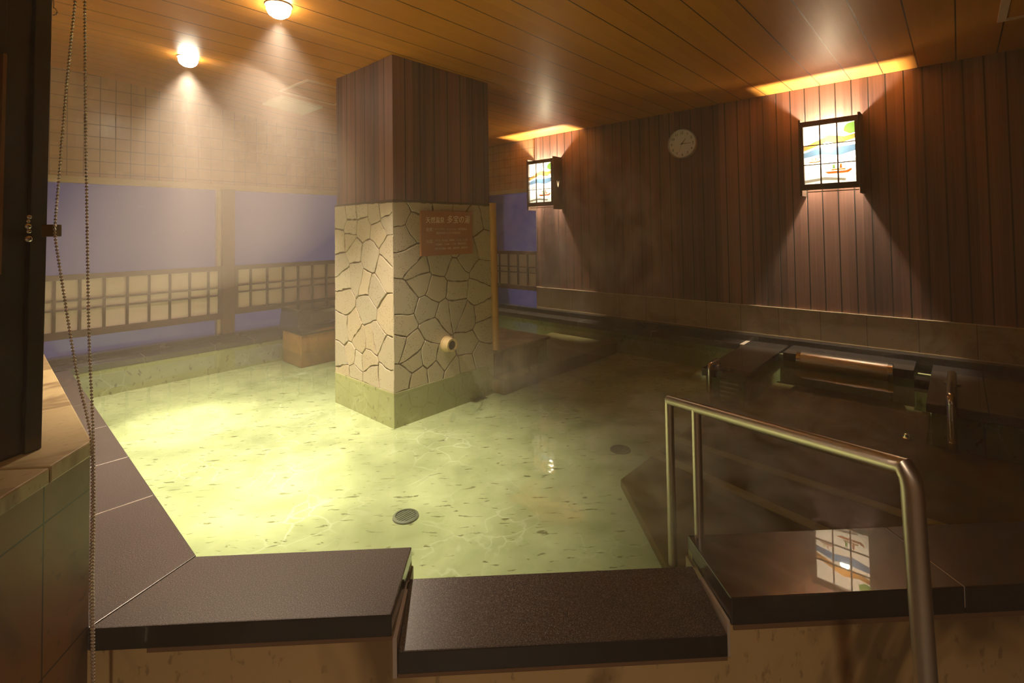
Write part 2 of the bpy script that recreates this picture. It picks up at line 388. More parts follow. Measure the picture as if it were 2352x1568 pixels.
SZ0, SZ1 = 0.222, 0.716
def window(name, poly, zlo, zhi, axis):
    r = thing(name, None, None, (poly[0][0], poly[0][1], zlo)); r['kind'] = 'structure'
    (x0, y0), (x1, y1) = poly
    mb = MB()
    d = 0.014
    if axis == 'x':
        mb.box((x0, y0-d, zlo), (x0+.03, y0+d, zhi)).box((x1-.03, y0-d, zlo), (x1, y0+d, zhi)).box((x0, y0-d, zlo), (x1, y0+d, zlo+.012)).box((x0, y0-d, zhi-.03), (x1, y0+d, zhi))
        MB().box((x0+.01, y0-.003, zlo+.005), (x1-.01, y0+.003, zhi-.01)).build('pane', GLASS, r)
    else:
        mb.box((x0-d, y0, zlo), (x0+d, y0+.03, zhi)).box((x0-d, y1-.03, zlo), (x0+d, y1, zhi)).box((x0-d, y0, zlo), (x0+d, y1, zlo+.012)).box((x0-d, y0, zhi-.03), (x0+d, y1, zhi))
        MB().box((x0-.003, y0+.01, zlo+.005), (x0+.003, y1-.01, zhi-.01)).build('pane', GLASS, r)
    mb.build('window_frame', PALEMETAL, r)
YG = YB+0.05
window('window_1', [(-2.08, YG), (XM0+.03, YG)], 0.06, ZT+.02, 'x')
window('window_2', [(XM1-.03, YG), (XR+0.03, YG)], 0.06, ZT+.02, 'x')
window('window_3', [(XR+0.08, YE), (XR+0.08, YB)], 0.06, ztile_r+.02, 'y')
mu = thing('window_post', 'brown wooden post between the two long windows of the back wall', 'post', ((XM0+XM1)/2, YB, 0.055))
MB().box((XM0, YB-0.06, 0.055), (XM1, YB+0.07, ZT-.05)).build('post', POSTWOOD, mu, bevel=0.004)
xa, xb = ony(500, 600, YB-0.02).x, ony(509, 600, YB-0.02).x
MB().box((xa, YB-0.01, 0.085), (xb, YB+0.06, ZT-.05)).box((xa+.016, YB-.018, 0.085), (xb-.012, YB, ZT-.05)).build('metal_channel', PALEMETAL, mu, bevel=0.002)['label'] = 'pale metal channel along the post'
fx = ony(124, 700, YB-0.02).x
shoji('shoji_screen', 'long white paper shoji screen left of the brown window post', (-0.55, YB-0.02), (1, 0), XM0+0.55-0.001, SZ0, SZ1, 0.1483, (fx+0.55) % 0.1483+0.0)
fx2 = ony(574, 650, YB-0.02).x
shoji('shoji_screen', 'white paper shoji screen between the window post and the stone pillar', (XM1+.001, YB-0.02), (1, 0), XR-XM1-0.12, SZ0+.03, SZ1, 0.1545, fx2-XM1)
shoji('shoji_screen', 'short white paper shoji screen right of the pillar beside the dark wood wall', (XR+0.045, YB-0.14), (0, -1), YB-0.14-YE-0.002, onx(1236, 668, XR+.04).z, onx(1236, 577, XR+.04).z, 0.160, (YB-0.14-onx(1213, 600, XR+.04).y) % 0.16)

# ------------------------------------------------------------------ the bath
# plan corner points on the diagonal near side
def dg(s, t):  # s = x+y, t = x-y
    return ((s+t)/2, (s-t)/2)
tA = XL-(SUMI-XL)                         # t at inner near-left corner
cS = [onz(945, 1258, .05), onz(1580, 1230, .05)]
t1 = cS[0].x-cS[0].y; t2 = cS[1].x-cS[1].y          # entrance gap between t1 and t2
tJ = (lambda a, b: ((a.x-a.y)+(b.x-b.y))/2)(onz(2030, 1205, .05), onz(2200, 1338, .05))
tEnd = 3.75
SL = 2.045                                 # inner lip of the entrance step
pool = [(XL, YI), (XL, SUMI-XL), dg(SUMI, t1), dg(SL, t1), dg(SL, t2), dg(SUMI, t2), dg(SUMI, tEnd), (XI, dg(SUMI, tEnd)[1]), (XI, YI)]
basin = thing('bath_basin', 'sunken bath basin of pale green stone filled with hot water', 'bath', (2.4, 2.4, ZF), kind='structure')
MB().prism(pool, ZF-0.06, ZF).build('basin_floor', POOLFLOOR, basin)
bw = MB(); n = len(pool); zw = 0.012
ctr = Vector((2.4, 2.6))
for i in range(n):
    a, b = Vector(pool[i]), Vector(pool[(i+1) % n]); d = (b-a).normalized(); nr = Vector((d.y, -d.x))
    if (a-ctr).dot(nr) < 0: nr = -nr
    zz = -0.004 if i in (2, 3, 4) else zw
    bw.prism([tuple(a), tuple(b), tuple(b+nr*0.03), tuple(a+nr*0.03)], ZF-0.06, zz)
bw.build('basin_wall', POOLWALL, basin)
# water surface: fine grid clipped by the plan polygon
wm = bmesh.new()
vv = [wm.verts.new((p[0]+(0.0), p[1], 0.0)) for p in pool]; wm.faces.new(vv)
me = bpy.data.meshes.new('bath_water'); wm.to_mesh(me); wm.free(); me.materials.append(WATER)
wo = bpy.data.objects.new('bath_water', me); COL.objects.link(wo)
tag(wo, 'clear greenish hot spring water filling the stone bath', 'water', kind='stuff')

# ---- granite curbs
ZT5 = 0.05; TH = 0.055
XO = XL-0.253
cb = thing('granite_curb', 'granite curb of slabs along the left side of the bath beside the low stone wall', 'curb', (XL-.12, 3.2, 0), 'granite curbs around the bath')
oc = (XO, SUMO-XO)
js = [2.215, 2.68, 3.2, 3.72, 4.24, 4.75]
gt = MB()
prev = None
pts0 = [(XL, SUMI-XL), oc]
edges = [None]+js
for i, y in enumerate(js):
    if i == 0: poly = [(XL+.004, SUMI-XL+.004), (XO, SUMO-XO+.003), (XO, y-.0015), (XL+.004, y-.0015)]
    else: poly = [(XO, js[i-1]+.0015), (XL+.004, js[i-1]+.0015), (XL+.004, y-.0015), (XO, y-.0015)]
    MB().prism(poly, ZT5-TH, ZT5).build('slab', GRAN, cb, bevel=0.002)
gt.prism([(XL-.002, SUMI-XL+.006), (XO+.002, SUMO-XO+.006), (XO+.002, js[-1]), (XL-.002, js[-1])], ZT5-TH+.002, ZT5-.0012)
gt.build('grout', GROUT, cb)['label'] = 'pale grout lines between the slabs'
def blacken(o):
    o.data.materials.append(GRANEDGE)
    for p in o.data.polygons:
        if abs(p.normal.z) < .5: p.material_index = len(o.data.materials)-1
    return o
cn = thing('granite_curb', 'near granite curb block left of the lowered entrance step', 'curb', (*dg(1.95, -.9), 0), 'granite curbs around the bath')
blacken(MB().prism([(XL+.002, SUMI-XL), dg(SUMI+.004, t1), dg(SUMO, t1-.012), (XO+.001, SUMO-XO)], ZT5-TH, ZT5).build('slab', GRAN, cn, bevel=0.003))
cr = thing('granite_curb', 'near granite curb right of the lowered entrance step behind the handrail post', 'curb', (*dg(1.95, 1.6), 0), 'granite curbs around the bath')
MB().prism([dg(SUMI+.004, t2), dg(SUMO, t2+.01), dg(SUMO, tJ-.0015), dg(SUMI+.004, tJ-.0015)], ZT5-TH-.015, ZT5).build('slab', GRANDK, cr, bevel=0.003)
MB().prism([dg(SUMI+.004, tJ+.0015), dg(SUMO, tJ+.0015), dg(SUMO, tEnd+.3), dg(SUMI+.004, tEnd+.3)], ZT5-TH-.015, ZT5).build('slab', GRANDK, cr, bevel=0.003)
MB().prism([dg(SUMI, tJ-.004), dg(SUMO+.003, tJ-.004), dg(SUMO+.003, tJ+.004), dg(SUMI, tJ+.004)], ZT5-TH, ZT5-.0012).build('grout', GROUT, cr)
cs = thing('granite_step', 'lowered speckled granite step at the entrance with water lapping its back edge', 'step', (*dg(1.9, .2), -0.05))
zs = lambda x, y: 0.004-0.040*max(0, min(1, (SL-(x+y))/(SL-SUMO)))
st = MB().prism([dg(SL, t1+.006), dg(SL, t2-.02), dg(SUMO-.012, t2-.012), dg(SUMO-.012, t1+.012)], lambda x, y: zs(x, y)-.055, zs)
blacken(st.build('slab', GRAN, cs, bevel=0.003))
MB().prism([dg(SUMI, t2-.012), dg(SUMO+.006, t2-.004), dg(SUMO+.006, t2+.006), dg(SUMI, t2+.003)], -.1, -.0095).build('grout', GROUT, cs)
MB().prism([dg(SUMI, t1-.006), dg(SUMO-.01, t1-.006), dg(SUMO-.01, t1+.008), dg(SUMI, t1+.007)], -.1, -.004).build('grout', GROUT, cs)
# near outer wall under the curb
fw = MB()
fw.prism([dg(SUMI, tA-.05), dg(SUMO+.012, tA+.2-.36), dg(SUMO+.012, t1-.008), dg(SUMI, t1-.008)], -H, ZT5-TH)
fw.prism([dg(SUMI-.12, t1-.008), dg(SUMO+.004, t1-.008), dg(SUMO+.004, t2+.006), dg(SUMI-.12, t2+.006)], -H, -.105)
fw.prism([dg(SUMI, t2+.006), dg(SUMO+.012, t2+.006), dg(SUMO+.012, tEnd+.3), dg(SUMI, tEnd+.3)], -H, ZT5-TH-.017)
o = struct('wall_near', fw, FRONTSTONE)
tr = MB()
tr.prism([dg(SUMO+.03, tA+.05), dg(SUMO+.006, tA+.05), dg(SUMO+.006, t1-.008), dg(SUMO+.03, t1-.008)], ZT5-TH-.012, ZT5-TH-.0005)
tr.prism([dg(SUMO+.03, t2+.02), dg(SUMO+.006, t2+.02), dg(SUMO+.006, tEnd), dg(SUMO+.03, tEnd)], ZT5-TH-.03, ZT5-TH-.0155)
tr.prism([dg(SUMO+.03, t1+.01), dg(SUMO-.004, t1+.01), dg(SUMO-.004, t2-.01), dg(SUMO+.03, t2-.01)], -.104, -.0925)
struct('trim_3', tr, plain('brown_joint', (0.20, 0.10, 0.045), .6))
# back curb
bk = thing('granite_curb', 'granite curb along the back of the bath under the windows', 'curb', (2.3, 5.0, 0), 'granite curbs around the bath')
xsb = [XO, 0.9, 1.40, 1.72, 2.6, 3.5, XR-.013]
for i in range(6):
    MB().box((xsb[i]+.0015, YI-.004, -0.005), (xsb[i+1]-.0015, 5.00, 0.042)).build('slab', GRANBK, bk, bevel=0.003)
MB().box((XO, 5.0, 0.0), (XR-.002, YB+.018, 0.056)).box((XO, 5.06, .05), (XR-.002, YB+.018, 0.085)).build('sill', GRANBK, bk, bevel=0.003)
MB().box((XO, YI, 0.0), (XR, 5.0, 0.0408)).box((XO, YI-.002, -.004), (XR, YI+.01, .004)).build('grout', plain('faint_grout', (.2, .16, .12), .5), bk)
# right curb
YP1a, YP1b, YP2 = 1.04, 1.325, 0.158
rc = thing('granite_curb', 'granite curb along the right side under the dark wood wall', 'curb', (4.35, 3, 0), 'granite curbs around the bath')
ysr = [1.36, 2.15, 2.98, 3.8, YI-.006]
for i in range(4):
    MB().box((XI-.004, ysr[i]+.0015, -.004), (4.425, ysr[i+1]-.0015, 0.046)).build('slab', GRANWET, rc, bevel=0.003)
MB().box((4.42, YP1a, 0.0), (XR-.0125, YI-.006, 0.095)).build('upstand', GRANBK, rc, bevel=0.003)
MB().box((XI, YP1b, -.002), (4.42, YI, .0448)).build('grout', GROUT, rc)

# ---- pillar
pil = thing('stone_pillar', 'square pillar in the bath with pale crazy-paved stone below and dark planks above', 'pillar', ((PX0+PX1)/2, (PY0+PY1)/2, ZF))
ZS = 1.205
ins = 0.012
MB().box((PX0+.007, PY0+.007, ZF-.01), (PX1-.007, PY1-.007, ZS)).build('mortar_core', MORTAR, pil)
MB().box((PX0+ins, PY0+ins, ZS+.002), (PX1-ins, PY1-ins, ZC+.06)).build('wood_cladding', PILWOOD, pil, bevel=0.002)
MB().box((PX0-.001, PY0-.001, ZF-.005), (PX1+.001, PY1+.001, 0.012)).build('pillar_base', POOLWALL, pil, bevel=.003)
MB().box((PX0+.002, PY0+.002, ZS-.004), (PX1-.002, PY1-.002, ZS+.008)).build('ledge', plain('dark_ledge', (.07, .045, .02), .8), pil)
def clip(poly, p, q):              # keep the part of poly nearer to p than to q
    mx, my = (p[0]+q[0])/2, (p[1]+q[1])/2; nx, ny = q[0]-p[0], q[1]-p[1]
    out = []
    for i in range(len(poly)):
        a, b = poly[i], poly[(i+1) % len(poly)]
        da = (a[0]-mx)*nx+(a[1]-my)*ny; db = (b[0]-mx)*nx+(b[1]-my)*ny
        if da <= 0: out.append(a)
        if (da < 0) != (db < 0): t = da/(da-db); out.append((a[0]+(b[0]-a[0])*t, a[1]+(b[1]-a[1])*t))
    return out
def inset(poly, d):
    n = len(poly); ar = sum(poly[i][0]*poly[(i+1) % n][1]-poly[(i+1) % n][0]*poly[i][1] for i in range(n))
    if ar < 0: poly = poly[::-1]
    L = []
    for i in range(n):
        a, b = poly[i], poly[(i+1) % n]; l = math.hypot(b[0]-a[0], b[1]-a[1]) or 1e-9
        L.append(((b[1]-a[1])/l, -(b[0]-a[0])/l, a))
    res = poly
    for nx, ny, a in L:
        ax, ay = a[0]-nx*d, a[1]-ny*d; out = []
        for i in range(len(res)):
            p, q = res[i], res[(i+1) % len(res)]
            dp = (p[0]-ax)*nx+(p[1]-ay)*ny; dq = (q[0]-ax)*nx+(q[1]-ay)*ny
            if dp <= 0: out.append(p)
            if (dp < 0) != (dq < 0): t = dp/(dp-dq); out.append((p[0]+(q[0]-p[0])*t, p[1]+(q[1]-p[1])*t))
        res = out
        if len(res) < 3: return []
    return res
def paving(seeds, Wd, Hh, to3, asp=1.0):
    mb = MB(); rng = random.Random(3)
    for i, p in enumerate(seeds):
        poly = [(0, 0), (Wd, 0), (Wd, Hh), (0, Hh)]
        for j, q in enumerate(seeds):
            if i != j: poly = clip(poly, p, q)
            if len(poly) < 3: break
        if len(poly) < 3: continue
        poly = [(x if 0.0005 < x < Wd-.0005 else (x-(.003 if x < .1 else -.003)), y) for x, y in poly]
        poly = inset(poly, 0.004)
        if len(poly) < 3: continue
        ring = []
        for k in range(len(poly)):
            a, b = poly[k], poly[(k+1) % len(poly)]; l = math.hypot(b[0]-a[0], b[1]-a[1]); m = max(1, int(l/.03))
            for q in range(m):
                t = q/m; j = 0.0035 if q else 0.002
                ring.append((min(Wd, max(0, a[0]+(b[0]-a[0])*t+rng.uniform(-j, j))), a[1]+(b[1]-a[1])*t+rng.uniform(-j, j)))
        from mathutils import noise as mn
        def wp_(x, y):
            n_ = mn.noise_vector((x*6.5+seeds[0][0]*9, y*6.5, 1.7)); m_ = mn.noise_vector((x*22, y*22, 4.2)); e_ = min(1, x/.02, (Wd-x)/.02, max(0, y)/.02, max(0, Hh-y)/.02); e_ = max(0, e_)
            return (x+(n_[0]*.020+m_[0]*.006)*e_, y+(n_[1]*.020+m_[1]*.006)*e_)
        ring = [wp_(*q) for q in ring]
        cx = sum(r[0] for r in ring)/len(ring); cy = sum(r[1] for r in ring)/len(ring)
        v = rng.uniform(.84, 1.08); w = rng.uniform(-.02, .02)
        col = (0.56*v+w, 0.49*v, 0.355*v-w)
        n = len(ring); top = 0.0065+rng.uniform(-.0015, .0008)
        V = [to3(x, y, 0.0) for x, y in ring]+[to3(x, y, top-.003) for x, y in ring]+[to3(x+(cx-x)*.03, y+(cy-y)*.03, top) for x, y in ring]
        Fs = [[r*n+k, r*n+(k+1) % n, (r+1)*n+(k+1) % n, (r+1)*n+k] for r in (0, 1) for k in range(n)]+[list(range(2*n, 3*n))]
        mb.add(V, Fs, 0, col)
    return mb
ZR = [(670, 160), (790, 95), (770, 215), (690, 290), (730, 440), (960, 90), (1060, 95), (1150, 180), (1225, 150), (1220, 370), (1110, 420), (925, 455), (1040, 525), (790, 515), (1200, 525), (900, 640), (1035, 640), (1170, 650), (700, 700), (802, 585), (860, 765), (950, 800), (1030, 765), (1110, 810), (1195, 785), (1210, 890), (690, 890), (890, 890), (660, 985), (740, 1015), (1110, 985), (760, 1110), (860, 1070), (950, 1080), (1190, 1060), (900, 1160), (690, 1210), (1010, 1170), (970, 250), (900, 340), (1050, 330), (790, 1210), (1100, 1130)]
sr = []
for zx, zy in ZR:
    p = ony(680+zx*.3571, 440+zy*.3571, PY0); sr.append((p.x-PX0, p.z))
ZLf = [(285, 170), (355, 140), (420, 130), (500, 140), (575, 110), (350, 240), (430, 240), (585, 190), (280, 330), (345, 320), (525, 260), (370, 390), (470, 440), (600, 400), (565, 520), (285, 490), (385, 550), (300, 570), (450, 600), (310, 700), (505, 640), (460, 760), (575, 800), (300, 880), (362, 880), (405, 970), (480, 965), (512, 950), (290, 1085), (352, 1060), (392, 1090), (460, 1100), (585, 1080), (480, 1200), (580, 1190), (380, 1170), (300, 1170)]
sl = []
for zx, zy in ZLf:
    p = onx(680+zx*.3571, 440+zy*.3571, PX0); sl.append((p.y-PY0, p.z))
W1, W2 = PX1-PX0, PY1-PY0; d0 = .0065
cl = paving(sr, W1, ZS-.012, lambda a, b, c: (PX0+a, PY0+d0-c, b+.008))
c2 = paving(sl, W2, ZS-.012, lambda a, b, c: (PX0+d0-c, PY0+a, b+.008)); cl.add(c2.v, c2.f); cl.col[-len(c2.f):] = c2.col
rr = random.Random(5)
sx = [(rr.uniform(0, W1), rr.uniform(0, ZS)) for _ in range(34)]
c3 = paving(sx, W1, ZS-.012, lambda a, b, c: (PX0+a, PY1-d0+c, b+.008)); cl.add(c3.v, c3.f); cl.col[-len(c3.f):] = c3.col
c4 = paving(sx, W2, ZS-.012, lambda a, b, c: (PX1-d0+c, PY0+a, b+.008)); cl.add(c4.v, c4.f); cl.col[-len(c4.f):] = c4.col
cl.build('stone_cladding', STONE, pil)
# pole on the pillar's right edge
pt, pb = ony(1133.5, 466, PY0-.02), ony(1142, 803, PY0-.02)
wp = MB().tube([(pt.x+.004, PY0-.004, pt.z), ((pt.x+pb.x)/2+.002, PY0-.004, (pt.z+pb.z)/2), (pb.x, PY0-.004, pb.z)], 0.028, 16)
o = wp.build('wooden_pole', BAMBOO, smooth=True); tag(o, 'slim golden wooden pole standing against the right edge of the stone pillar', 'pole')
# sign
g4 = [ony(u, v, PY0-.012) for u, v in ((966, 486), (1085, 484), (1085, 581), (967, 590))]
x0 = (g4[0].x+g4[3].x)/2; x1 = (g4[1].x+g4[2].x)/2; z1 = (g4[0].z+g4[1].z)/2; z0 = (g4[2].z+g4[3].z)/2
sg = thing('sign_board', 'brown hot spring sign board with Japanese lettering on the stone pillar', 'sign', ((x0+x1)/2, PY0-.012, z0))
MB().box((x0, PY0-.014, z0), (x1, PY0+.002, z1)).build('board', SIGN, sg, bevel=0.002)
def MS(x, z): return Matrix(((1, 0, 0, x), (0, 0, -1, PY0-.0145), (0, 1, 0, z), (0, 0, 0, 1)))
w, h = x1-x0, z1-z0
text_obj('lettering', '天然温泉', 0.043, MS(x0+w*.085, z0+h*.785), LETTER, sg, align='LEFT', xs=.93)
text_obj('lettering', '多宝の湯', 0.058, MS(x0+w*.475, z0+h*.80), LETTER, sg, align='LEFT', shear=.12, xs=.92)
text_obj('small_lettering', '泉質：', 0.027, MS(x0+w*.09, z0+h*.575), LETTERDIM, sg, align='LEFT', extrude=.0005)
text_obj('small_lettering', 'ナトリウム・カルシウム－塩化物温泉', 0.017, MS(x0+w*.25, z0+h*.585), LETTERDIM, sg, align='LEFT', extrude=.0005)
text_obj('small_lettering', '（低張性弱アルカリ性高温泉）', 0.017, MS(x0+w*.25, z0+h*.50), LETTERDIM, sg, align='LEFT', extrude=.0005)
text_obj('small_lettering', '効能：', 0.027, MS(x0+w*.09, z0+h*.32), LETTERDIM, sg, align='LEFT', extrude=.0005)
text_obj('small_lettering', '神経痛、筋肉痛、関節痛、五十肩、冷え性', 0.0155, MS(x0+w*.25, z0+h*.335), LETTERDIM, sg, align='LEFT', extrude=.0005)
text_obj('small_lettering', '運動麻痺、うちみ、くじき、慢性皮膚病', 0.0155, MS(x0+w*.25, z0+h*.245), LETTERDIM, sg, align='LEFT', extrude=.0005)
text_obj('small_lettering', '慢性消化器病、痔疾、病後回復、疲労回復', 0.0155, MS(x0+w*.25, z0+h*.15), LETTERDIM, sg, align='LEFT', extrude=.0005)
# spout and its water
sp = ony(1036, 792, PY0-.05)
so = thing('water_spout', 'round pale wooden water spout on the stone pillar below the sign', 'spout', (sp.x, PY0, sp.z))
MB().lathe((sp.x, PY0+.01, sp.z), (0, -1, 0), [(0, .040), (.012, .054), (.022, .056), (.026, .050), (.055, .046), (.075, .045), (.075, .032), (.06, .030)], 28).build('spout_body', SPOUTWOOD, so, smooth=True)
MB().lathe((sp.x, PY0+.01, sp.z), (0, -1, 0), [(.058, .031), (.066, .031)], 24).build('spout_opening', HOLE, so)
hit = Vector((sp.x-.0, PY0-.17, 0.0))
pth = [Vector((sp.x, PY0-.066-.10*t, sp.z-.022-(sp.z-.022)*t*t)) for t in [i/14 for i in range(15)]]
ws = MB().tube(pth, .0055, 8, r1=.0035)
for i in range(9): ws.ball((hit.x+random.uniform(-.05, .05), hit.y+random.uniform(-.03, .03), random.uniform(.004, .03)), random.uniform(.002, .0045))
o = ws.build('water_stream', STREAM, smooth=True); tag(o, 'thin trickle of water falling from the wooden spout into the bath', 'water')
# water pouring from the far right side of the pillar, onto a stone pedestal
pf = onx(1150, 705, PX1+.02)
ps = [Vector((PX1-.02+.17*t, PY0+.22, 0.27-.19*t*t)) for t in [i/12 for i in range(13)]]
o = MB().tube(ps, .016, 10).build('water_stream', STREAM, smooth=True); tag(o, 'curved jet of water pouring behind the golden pole onto the stone pedestal', 'water')
pd = thing('stone_pedestal', 'low brown stone pedestal in the water right of the pillar', 'pedestal', (2.9, 2.85, ZF))
MB().box((PX1+.005, 2.62, -.0995), (3.28, 3.25, 0.085)).build('block', PEDESTAL, pd, bevel=0.012)
MB().box((PX1+.006, 2.60, 0.08), (3.30, 3.26, 0.105)).build('top_slab', m_tan('brown_slab_stone', (0.17, 0.11, 0.05), (0.24, 0.165, 0.08), (0.1, 0.06, 0.025), 6, (.27, 1, 0, 0)), pd, bevel=0.006)
sb = thing('submerged_bench', 'brown stone bench under the water between the pillar and the right curb', 'bench', (3.4, 2.9, ZF))
MB().box((PX1+.003, 2.50, ZF+.001), (XI-.03, 3.3, -.10)).build('bench_block', STEPSTONE, sb, bevel=0.01)
# seat block at the back, left of the pillar
lb = thing('granite_bench', 'dark granite backed bench block at the back curb left of the pillar', 'bench', (2.5, 4.7, ZF))
zx0 = onz(691, 793, 0).x; yb0 = onz(691, 793, 0).y
MB().box((zx0, yb0, ZF+.001), (2.95, YI-.03, 0.088)).build('seat_body', ORANGETILE, lb, bevel=0.006)
s_ = MB(); yq = yb0
prof = [(yq-.012, .088), (yq-.016, .105), (yq-.008, .128), (yq+.05, .16), (yq+.085, .292), (yq+.11, .305), (YI+.05, .305), (YI+.05, .088)]
n = len(prof); xa, xb = zx0-.006, 2.97
s_.add([(xa+(.028 if z > .2 else 0), y, z) for y, z in prof]+[(xb, y, z) for y, z in prof], [list(range(n)), list(range(n, 2*n))[::-1]]+[[i, (i+1) % n, n+(i+1) % n, n+i] for i in range(n)])
s_.build('granite_backrest', GRANBK, lb, bevel=0.006)
MB().add([(zx0+.12, yq+.0555, .185), (2.75, yq+.0555, .185), (2.75, yq+.074, .258), (zx0+.12, yq+.074, .258)], [[0, 1, 2, 3]]).build('recess', plain('grey_recess', (.05, .048, .04), .3), lb)

# ------------------------------------------------------------------ lying bath at the right: platform, partitions, headrest, rails
pl = thing('bathing_platform', 'raised brown stone platform with two pale strips under the water', 'platform', (2.6, .6, ZF))
pc = onz(1425, 1100, -.165); kk = pc.x-pc.y
polyp = [(pc.x, pc.y), dg(SUMI+.01, kk), dg(SUMI+.01, tEnd-.02), (3.435, dg(SUMI, tEnd)[1]), (3.435, YP2+.003), (4.015, YP2+.003), (4.015, YP2+.084), (4.118, YP2+.084), (4.118, YP1a+.015), (3.36, YP1a+.015), (3.36, pc.y)]
MB().prism(polyp, ZF+.001, -.165).build('platform_block', STEPSTONE, pl, bevel=0.006)
a1, a2 = onz(1490, 1035, -.163), onz(1830, 1190, -.163); b1, b2 = onz(1545, 1005, -.163), onz(2060, 1175, -.163)
for (p, q) in ((a1, a2), (b1, b2)):
    e = q+(q-p)*0.45; d2 = Vector((0.035, 0.0, 0))
    MB().prism([(p.x-.03, p.y), (p.x+.03, p.y), (e.x+.03, e.y), (e.x-.03, e.y)], -.166, -.1605).build('strip', NOSING, pl)['label'] = 'pale stone strip'
def partition(name, label, x0, x1, y0, y1, mat):
    r = thing(name, label, 'partition', ((x0+x1)/2, (y0+y1)/2, ZF), 'partitions of the lying bath')
    MB().box((x0+.02, y0+.02, ZF+.001), (x1, y1-.02, 0.002)).build('partition_body', POOLWALL, r)
    MB().box((x0, y0, 0.001), (x1, y1, 0.05)).build('granite_cap', mat, r, bevel=0.003)
    return r
partition('bath_partition', 'granite capped partition jutting from the right curb left of the steel headrest', 3.345, XI+.17, YP1a, YP1b, GRANWET)
r2 = partition('bath_partition', 'broad granite capped partition at the right end of the lying bath', 3.44, 4.418, -.085, YP2, GRANWET)
MB().box((3.45, -1.75, 0.0), (4.418, -.0865, 0.05)).build('granite_cap', GRANWET, r2, bevel=.003)
MB().box((3.47, -1.75, ZF), (4.418, -.07, 0.002)).build('partition_body', POOLWALL, r2)
hb = thing('headrest_block', 'dark granite block behind the steel headrest against the wood wall', 'headrest block', (4.3, .6, ZF))
MB().box((4.13, YP2+.085, ZF+.001), (4.42, YP1a-.03, .002)).build('block', POOLWALL, hb)
MB().box((4.12, YP2+.085, 0.0), (4.425, YP1a-.03, .058)).build('granite_cap', GRANWET, hb, bevel=.003)
MB().box((4.42, -2.0, 0.0), (XR-.0125, YP1a-.002, 0.095)).build('upstand', GRANBK, hb, bevel=.003)
MB().box((4.02, YP2+.002, -.05), (4.12, YP2+.08, .028)).build('corner_block', GRANBK, hb, bevel=.004)
e0, e1 = onx(1831, 826, 4.06), onx(2054, 862, 4.06)
hr = thing('steel_headrest', 'brushed steel tube headrest on the lying bath edge', 'headrest', (4.06, .6, -.06))
zc_ = 0.036
MB().lathe((4.06, e1.y+.012, zc_), (0, 1, 0), [(0, .052), (.002, .058), (e0.y-e1.y-.026, .058), (e0.y-e1.y-.024, .052)], 36).build('tube', STEEL, hr, smooth=True)
MB().lathe((4.06, e1.y, zc_), (0, 1, 0), [(0, .050), (.004, .0605), (.03, .0605), (.03, .058)], 36).build('end_cap', CHROME, hr, smooth=True)
MB().lathe((4.06, e0.y-.03, zc_), (0, 1, 0), [(0, .058), (.0, .0605), (.026, .0605), (.03, .050)], 36).build('end_cap', CHROME, hr, smooth=True)
for yy in (e1.y+.08, e0.y-.12): MB().box((4.06, yy, zc_-.02), (4.119, yy+.04, zc_+.02)).build('bracket', STEEL, hr)
def grab(label, y, xb, xf, r, ztop):
    R = thing('grab_rail', label, 'grab rail', (xf, y, ZF), 'steel grab rails of the lying bath')
    p = [Vector((xb, y, .05))]+arc((xb, y, ztop), (0, 0, 1), (-1, 0, 0), .03)+arc((xf, y, ztop), (-1, 0, 0), (0, 0, -1), .035)+[Vector((xf, y, ZF+.045))]
    MB().tube(p, r, 16).build('rail', CHROME, R, smooth=True)
    MB().lathe((xb, y, .05), (0, 0, 1), [(0, r*1.9), (.006, r*1.9), (.008, r*1.1)], 20).build('flange', CHROME, R, smooth=True)
    return R
grab('short steel grab rail hooked over the end of the left partition', 1.255, 3.47, 3.30, .014, .095)
grab('bent steel grab rail on the broad right partition', .055, 3.95, 3.385, .021, .115)
# grille under the left partition
gl = MB()
for i in range(6): gl.box((3.360, 1.09+.0, -.018-.03*i), (3.366, 1.21, -.030-.03*i))
o = gl.build('steel_grille', CHROME); tag(o, 'small slatted steel grille on the end face of the left partition', 'grille')
for (u, v, z, lab) in ((932, 1187, ZF, 'round steel floor drain in the bright water near the entrance'), (1425, 1033, ZF, 'round dark floor drain in the shaded middle of the bath')):
    c = onz(u, v, z)
    D = thing('floor_drain', lab, 'drain', (c.x, c.y, z), 'round drains in the bath floor')
    dk = 'dark' in lab
    MB().lathe((c.x, c.y, z), (0, 0, 1), [(0, .056), (.006, .054), (.008, .044), (.003, .042)], 32).build('rim', HOLE if dk else GRATE, D, smooth=True)
    gm = MB()
    for k in range(-3, 4):
        L = math.sqrt(.042**2-(k*.012)**2); gm.box((c.x-L, c.y+k*.012-.0042, z+.001), (c.x+L, c.y+k*.012+.0042, z+.005))
    MB().lathe((c.x, c.y, z), (0, 0, 1), [(0, .043), (.0012, .043)], 28).build('drain_hole', HOLE, D)
    gm.build('grate', HOLE if dk else GRATE, D)
jc = onz(2082, 1007, -.162)
J = thing('jet_nozzle', 'small round chrome jet nozzle in the water left of the bent grab rail', 'nozzle', (jc.x, jc.y, -.165))
MB().lathe((jc.x, jc.y, -.165), (0, 0, 1), [(0, .03), (.01, .03), (.016, .022)], 24).build('ring', CHROME, J, smooth=True)
MB().lathe((jc.x, jc.y, -.15), (0, 0, 1), [(0, .02), (.012, .017), (.018, .008)], 20).build('tip', CHROME, J, smooth=True)

